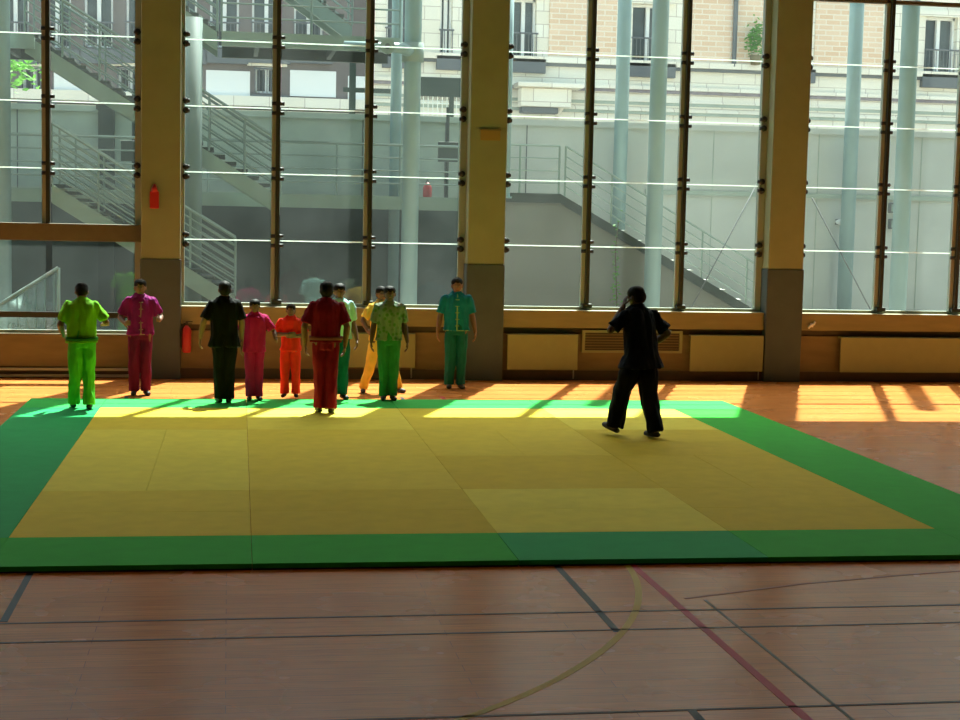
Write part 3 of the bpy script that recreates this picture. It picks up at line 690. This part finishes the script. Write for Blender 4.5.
# --- street buildings
def facade(name, label, x0, x1, z0, z1_, Y, m, wins, group=None):
    t = thing(name, label, 'building', (x0, Y, 0), group)
    xs = sorted(set([x0, x1] + [w[0] for w in wins] + [w[1] for w in wins])); bm = bmesh.new()
    for a, b in zip(xs, xs[1:]):
        hs = sorted([(w[2], w[3]) for w in wins if w[0] <= a+1e-6 and w[1] >= b-1e-6]); z = z0
        for h0, h1 in hs:
            if h0 > z: box(bm, a-x0, b-x0, 0, .5, z, h0)
            z = h1
        box(bm, a-x0, b-x0, 0, .5, z, z1_)
    link('wall', bm, m, t)
    bm = bmesh.new(); box(bm, 0, x1-x0, .5, 8, z0, z1_); link('building_body', bm, m, t)
    for (a, b, c0, c1) in wins:
        a -= x0; b -= x0; w = b-a
        bm = bmesh.new()
        for q in ((a, a+.07, .25, .4, c0, c1), (b-.07, b, .25, .4, c0, c1), (a, b, .25, .4, c1-.08, c1), (a, b, .25, .4, c0, c0+.08), (a+w/2-.06, a+w/2+.06, .24, .38, c0, c1)): box(bm, *q)
        f = link('window', bm, WHITEP, t)
        bm = bmesh.new(); box(bm, a+.05, b-.05, .4, .45, c0+.05, c1-.05); link('pane', bm, WINDK, f)
        bm = bmesh.new(); box(bm, a-.25, b+.25, -.1, 0, c1, c1+.22); link('lintel', bm, STONE, t)
        bm = bmesh.new(); tube(bm, [(a-.05, -.12, c0+.75), (b+.05, -.12, c0+.75)], .03, 6)
        n = int(w/.12)
        for k in range(n+1): tube(bm, [(a + w*k/n, -.12, c0), (a + w*k/n, -.12, c0+.75)], .014, 4)
        box(bm, a-.12, b+.3, -.22, 0, c0-.5, c0-.06)
        link('balcony_rail', bm, IRON, t)
    return t
YF = 50.0
F = lambda x, y: at(x, y, YF)
zr0 = F(648, 62).z; zr1 = F(648, 4).z
wx = [(386, 411), (440, 452), (512, 536), (632, 666), (776, 806), (925, 957)]
W1 = [(F(a, 40).x, F(b, 40).x, zr0, zr1) for a, b in wx] + [(F(a, 40).x + 0, F(b, 40).x, zr0+3.6, zr1+3.6) for a, b in wx]
xR0 = F(372, 60).x
fb = facade('street_building', 'pale stone and pink brick building across the street, right half of the view', xR0, 34, 3.4, 15, YF, STONE, W1)
zc = F(700, 66).z
for a, b in ((549, 616), (690, 765), (815, 882), (962, 1010)):
    bm = bmesh.new(); box(bm, F(a, 30).x-xR0, F(b, 30).x-xR0, -.06, 0, zc+.1, 15); link('brick_panel', bm, BRICK, fb)
for y, h, d in ((66, .18, .22), (90, .12, .18), (103, .06, .1), (112, .08, .12)):
    z = F(700, y).z; bm = bmesh.new(); box(bm, 0, 34-xR0, -d, 0, z-h/2, z+h/2); link('string_course', bm, STONE, fb)
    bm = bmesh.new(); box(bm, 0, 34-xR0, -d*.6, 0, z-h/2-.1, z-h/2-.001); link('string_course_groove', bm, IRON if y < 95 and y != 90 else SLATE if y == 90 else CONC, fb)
# portal canopy
ca, cb = F(512, 84), F(577, 84)
t = thing('stone_canopy', 'cream moulded stone door hood low on the building right of the middle column', 'canopy', (ca.x, YF-.25, 0))
w = cb.x-ca.x; zt = ca.z
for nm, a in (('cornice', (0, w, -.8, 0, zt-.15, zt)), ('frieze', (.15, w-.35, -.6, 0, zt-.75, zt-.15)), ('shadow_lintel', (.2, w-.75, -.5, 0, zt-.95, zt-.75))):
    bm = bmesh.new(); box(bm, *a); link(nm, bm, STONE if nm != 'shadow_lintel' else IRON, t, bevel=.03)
bm = bmesh.new(); tube(bm, [(w-.5, -.35, zt-.15), (w-.6, -.3, zt-.6), (w-.75, -.1, zt-1.1)], [.18, .15, .05], 8); link('console', bm, STONE, t, True)
# left building
zl = F(60, 52).z
W2 = []
for a in (-40, 0, 42, 84, 126, 168, 210, 252, 294): W2.append((F(a, 20).x, F(a+29, 20).x, F(a, 47).z, F(a, 47).z+2.1))
for a in (22, 118, 255): W2.append((F(a, 80).x, F(a+24, 80).x, F(a, 93).z, F(a, 66).z))
W2 = [w for w in W2 if w[0] > F(-60, 40).x]
LSTONE = mat('dull_stone', (.16, .135, .13), .85, var=.15, scale=1.5)
fl_ = facade('street_building', 'darker stone building with many tall windows across the street at upper left', F(-60, 40).x, xR0-.05, 3.4, 15, YF, LSTONE, W2)
for a, b, y0, y1 in ((54, 88, 70, 94), (206, 250, 70, 95), (290, 336, 70, 96), (348, 370, 76, 108)):
    bm = bmesh.new(); x_0 = F(-60, 40).x; box(bm, F(a, 80).x-x_0, F(b, 80).x-x_0, -.04, 0, F(a, y1).z, F(a, y0).z); link('bright_patch_panel', bm, WHITEP, fl_)  # white panels put the glare of overbright sunlit patches into colour
x_0 = F(-60, 40).x
for y, h, d in ((100, .3, .35), (112, .2, .15)):
    z = F(200, y).z; bm = bmesh.new(); box(bm, 0, xR0-x_0, -d, 0, z-h/2, z+h/2); link('string_course', bm, STONE, fl_)
# gate and canopy left of the middle column
g0, g1 = at(414, 96, 34.5), at(466, 96, 34.5)
t = thing('mesh_gate', 'tall white wire-mesh gate under a dark canopy left of the middle column', 'gate', (g0.x, 34.5, 3.4)); w = g1.x-g0.x; hh = g0.z-3.4
bm = bmesh.new()
for k in range(12): tube(bm, [(w*k/11, 0, 0), (w*k/11, 0, hh)], .012, 5)
for k in range(9): tube(bm, [(0, 0, hh*(k+.3)/9), (w, 0, hh*(k+.3)/9)], .012, 5)
link('mesh_panel', bm, WHITEP, t)
bm = bmesh.new(); box(bm, -.08, w+.08, -.05, .9, hh, hh+.42); link('canopy_box', bm, STEELD, t)
for x in (.0, w*.72): 
    bm = bmesh.new(); box(bm, x-.05, x+.05, -.05, .05, 0, hh); link('gate_post', bm, STEELD, t)
s0 = at(448, 152, 31.5)
t = thing('sign_box', 'dark square box on a post left of the middle column', 'box', (s0.x, 31.5, s0.z))
bm = bmesh.new(); box(bm, -.2, .2, -.06, .06, -.2, .2); link('box', bm, STEELD, t, bevel=.01)
bm = bmesh.new(); tube(bm, [(0, .1, z1-s0.z), (0, .1, .9)], .035, 8); link('post', bm, STEELD, t)
s0 = at(132, 152, 32)
t = thing('sign_box', 'dark square box beside the left ochre column', 'box', (s0.x, 31.5, s0.z))
bm = bmesh.new(); box(bm, -.18, .18, -.06, .06, -.2, .2); link('box', bm, STEELD, t, bevel=.01)
bm = bmesh.new(); tube(bm, [(.05, .1, z1-s0.z), (.05, .1, 1.2)], .03, 8); link('post', bm, STEELD, t)
s0 = at(425, 186, 31.8)
t = thing('red_container', 'small red object on the gallery left of the middle column', 'container', (s0.x, 31.4, z1))
bm = bmesh.new(); tube(bm, [(0,0,0), (0,0,.02), (0,0,.2), (0,0,.26), (0,0,.3)], [.08,.09,.09,.06,.03], 14); link('body', bm, RED, t, True)
bm = bmesh.new(); tube(bm, [(-.05,0,.26), (0,0,.36), (.05,0,.26)], .01, 6); link('handle', bm, BLACKR, t)
s0 = at(352, 118, 34); s1 = at(352, 62, 34)
t = thing('street_barrier', 'dark post with a crossbar standing on the wall top in the second bay', 'barrier', (s0.x, 34, 3.4))
bm = bmesh.new(); box(bm, -.07, .07, -.05, .05, 0, s1.z-3.4); link('post', bm, STEELD, t)
zb = at(352, 90, 34).z-3.4; bm = bmesh.new(); box(bm, -.2, 1.0, -.04, .04, zb-.05, zb+.05); link('crossbar', bm, STEELD, t)
# door opening / dark pier in the left concrete wall
s0 = at(107, 110, 32.95); s1 = at(107, 190, 32.95)
t = thing('dark_pier', 'dark narrow pier on the concrete wall left of the left column', 'pier', (s0.x, 32.8, 0))
bm = bmesh.new(); box(bm, -.16, .16, -.05, .12, 0, s0.z); link('pier', bm, STEELD, t)
bm = bmesh.new(); box(bm, -.2, .2, -.07, .13, s0.z, s0.z+.08); link('cap', bm, STEELD, t)
# right bay details
s0 = at(841, 222, 33)
t = thing('wall_lamp', 'white oval bulkhead lamp on the pale concrete wall at right', 'lamp', (s0.x, 33, s0.z))
bm = bmesh.new(); ell(bm, (0, -.06, 0), (.15, .08, .07)); link('diffuser', bm, LAMPW, t, True)
bm = bmesh.new(); box(bm, -.14, .14, -.04, 0, -.06, .06); link('base', bm, IRON, t)
for (x, y, lb) in ((893, 208, 'upper small grey box on the wall left of the far right steel column'), (893, 224, 'lower small grey box on the wall left of the far right steel column')):
    s0 = at(x, y, 33); t = thing('junction_box', lb, 'box', (s0.x, 33, s0.z), 'grey junction boxes on the pale wall')
    bm = bmesh.new(); box(bm, -.12, .12, -.12, 0, -.11, .11); link('housing', bm, IRON, t, bevel=.01)
    bm = bmesh.new(); box(bm, -.09, .09, -.13, -.12, -.08, .08); link('cover', bm, STEEL, t)
def cable(a, b, label):
    b = a + (b-a)*(a.z/(a.z-b.z))
    o = tb('bracing_cable', IRON, [a, b], .012, seg=6); tag(o, label, 'cable', 'thin bracing cables outside')
cable(at(812, 198, 28.15), at(868, 305, 28.15), 'thin cable slanting down to the right beside the right-hand ochre column')
cable(at(762, 175, 28.7), at(722, 250, 28.7), 'thin cable slanting down to the left, left of the right-hand ochre column')
s0 = at(841, 235, 32.9); tag(tb('drain_pipe', STEELL, [at(841, 226, 32.9), Vector((s0.x, 32.9, 0))], .03), 'thin vertical pipe below the oval wall lamp', 'pipe')
s0 = at(736, 5, 49.85); bm = bmesh.new(); tube(bm, [(s0.x-xR0, -.15, zc), (s0.x-xR0, -.15, 14)], .08, 8); link('rain_pipe', bm, IRON, fb)
# greenery
def leaves(name, centre, rad, n, size, parent, m=LEAF):
    bm = bmesh.new()
    for k in range(n):
        d = Vector((random.gauss(0, .5), random.gauss(0, .5), random.gauss(0, .5))); p = Vector(centre) + Vector((d.x*rad[0], d.y*rad[1], d.z*rad[2]))
        a = random.random()*6.28; u = Vector((math.cos(a), math.sin(a), random.uniform(-.5, .5))).normalized(); v = u.cross(Vector((random.gauss(0,1), random.gauss(0,1), random.gauss(0,1)))).normalized()
        s = size*random.uniform(.7, 1.3)
        q = [p - u*s, p + v*s*.4, p + u*s, p - v*s*.4]; bm.faces.new([bm.verts.new(x) for x in q])
    return link(name, bm, m, parent)
c0 = at(4, 66, 36)
t = thing('street_tree', 'tree whose green leaves show under the top left landing', 'tree', (c0.x-1.2, 36, 3.4))
bm = bmesh.new(); tube(bm, [(0,0,0), (.05,0,1.0), (.2,0,c0.z-3.4+.2)], [.12,.09,.05], 8); tube(bm, [(.05,0,1.0), (.6,.0,c0.z-3.4-.2), (1.3,0,c0.z-3.4)], [.05,.03,.015], 6); link('trunk', bm, BARK, t, True)
leaves('foliage', (.9, 0, c0.z-3.4), (.95, .5, .42), 700, .09, t)
c0 = at(757, 44, 49.5)
t = thing('window_plant', 'small green plant at a window left of the right-hand ochre column', 'plant', (c0.x, 49.6, zr0))
bm = bmesh.new(); tube(bm, [(0,0,0), (0,0,.3)], [.15,.2], 12); link('pot', bm, DADO, t, True); leaves('foliage', (0, 0, .85), (.28, .2, .55), 300, .09, t)
c0 = at(617, 245, 29.3)
t = thing('climbing_plant', 'thin green climber on the concrete stair wall above the navy-dressed man', 'plant', (c0.x, 29.33, 0))
bm = bmesh.new(); tube(bm, [(0,0,0), (.04,0,1), (-.02,0,2), (.02,0,2.6)], .01, 5); link('stem', bm, BARK, t); leaves('foliage', (0, 0, 1.6), (.09, .04, 1.0), 170, .035, t)
# ------------------------------------------------------------------ light
AZ, EL = math.radians(20.7), math.radians(60.3)
sd = Vector((math.sin(AZ)*math.cos(EL), math.cos(AZ)*math.cos(EL), math.sin(EL)))
sl = bpy.data.lights.new('sun', 'SUN'); sl.energy = 10.5; sl.angle = math.radians(.6); sl.color = (1, .93, .88)
so = bpy.data.objects.new('sun', sl); COL.objects.link(so); so.rotation_euler = sd.to_track_quat('Z', 'Y').to_euler(); so.location = (10, 60, 60)
w = bpy.data.worlds.new('world'); SC.world = w; w.use_nodes = True
nt = w.node_tree; bg = nt.nodes['Background']; sk = nt.nodes.new('ShaderNodeTexSky'); sk.sky_type = 'NISHITA'
sk.sun_disc = False; sk.sun_elevation = EL; sk.sun_rotation = AZ; sk.dust_density = 3.0; sk.ozone_density = 1.0
mu = nt.nodes.new('ShaderNodeMix'); mu.data_type = 'RGBA'; mu.blend_type = 'MULTIPLY'; mu.inputs[0].default_value = 1
mu.inputs[7].default_value = (1.12, 1.0, .84, 1); nt.links.new(sk.outputs[0], mu.inputs[6]); nt.links.new(mu.outputs[2], bg.inputs[0]); bg.inputs[1].default_value = .3
for (a, b, _) in bays:      # portals guide the daylight sampling through the glass
    pl = bpy.data.lights.new('portal', 'AREA'); pl.shape = 'RECTANGLE'; pl.size = b-a; pl.size_y = 9.6; pl.cycles.is_portal = True
    po = bpy.data.objects.new('portal', pl); COL.objects.link(po); po.location = ((a+b)/2, 25.5, 5.8); po.rotation_euler = (math.radians(-90), 0, 0)
SC.view_settings.view_transform = 'Standard'; SC.view_settings.look = 'None'; SC.view_settings.gamma = 1
SC.view_settings.use_curve_mapping = False; SC.view_settings.exposure = 1.0
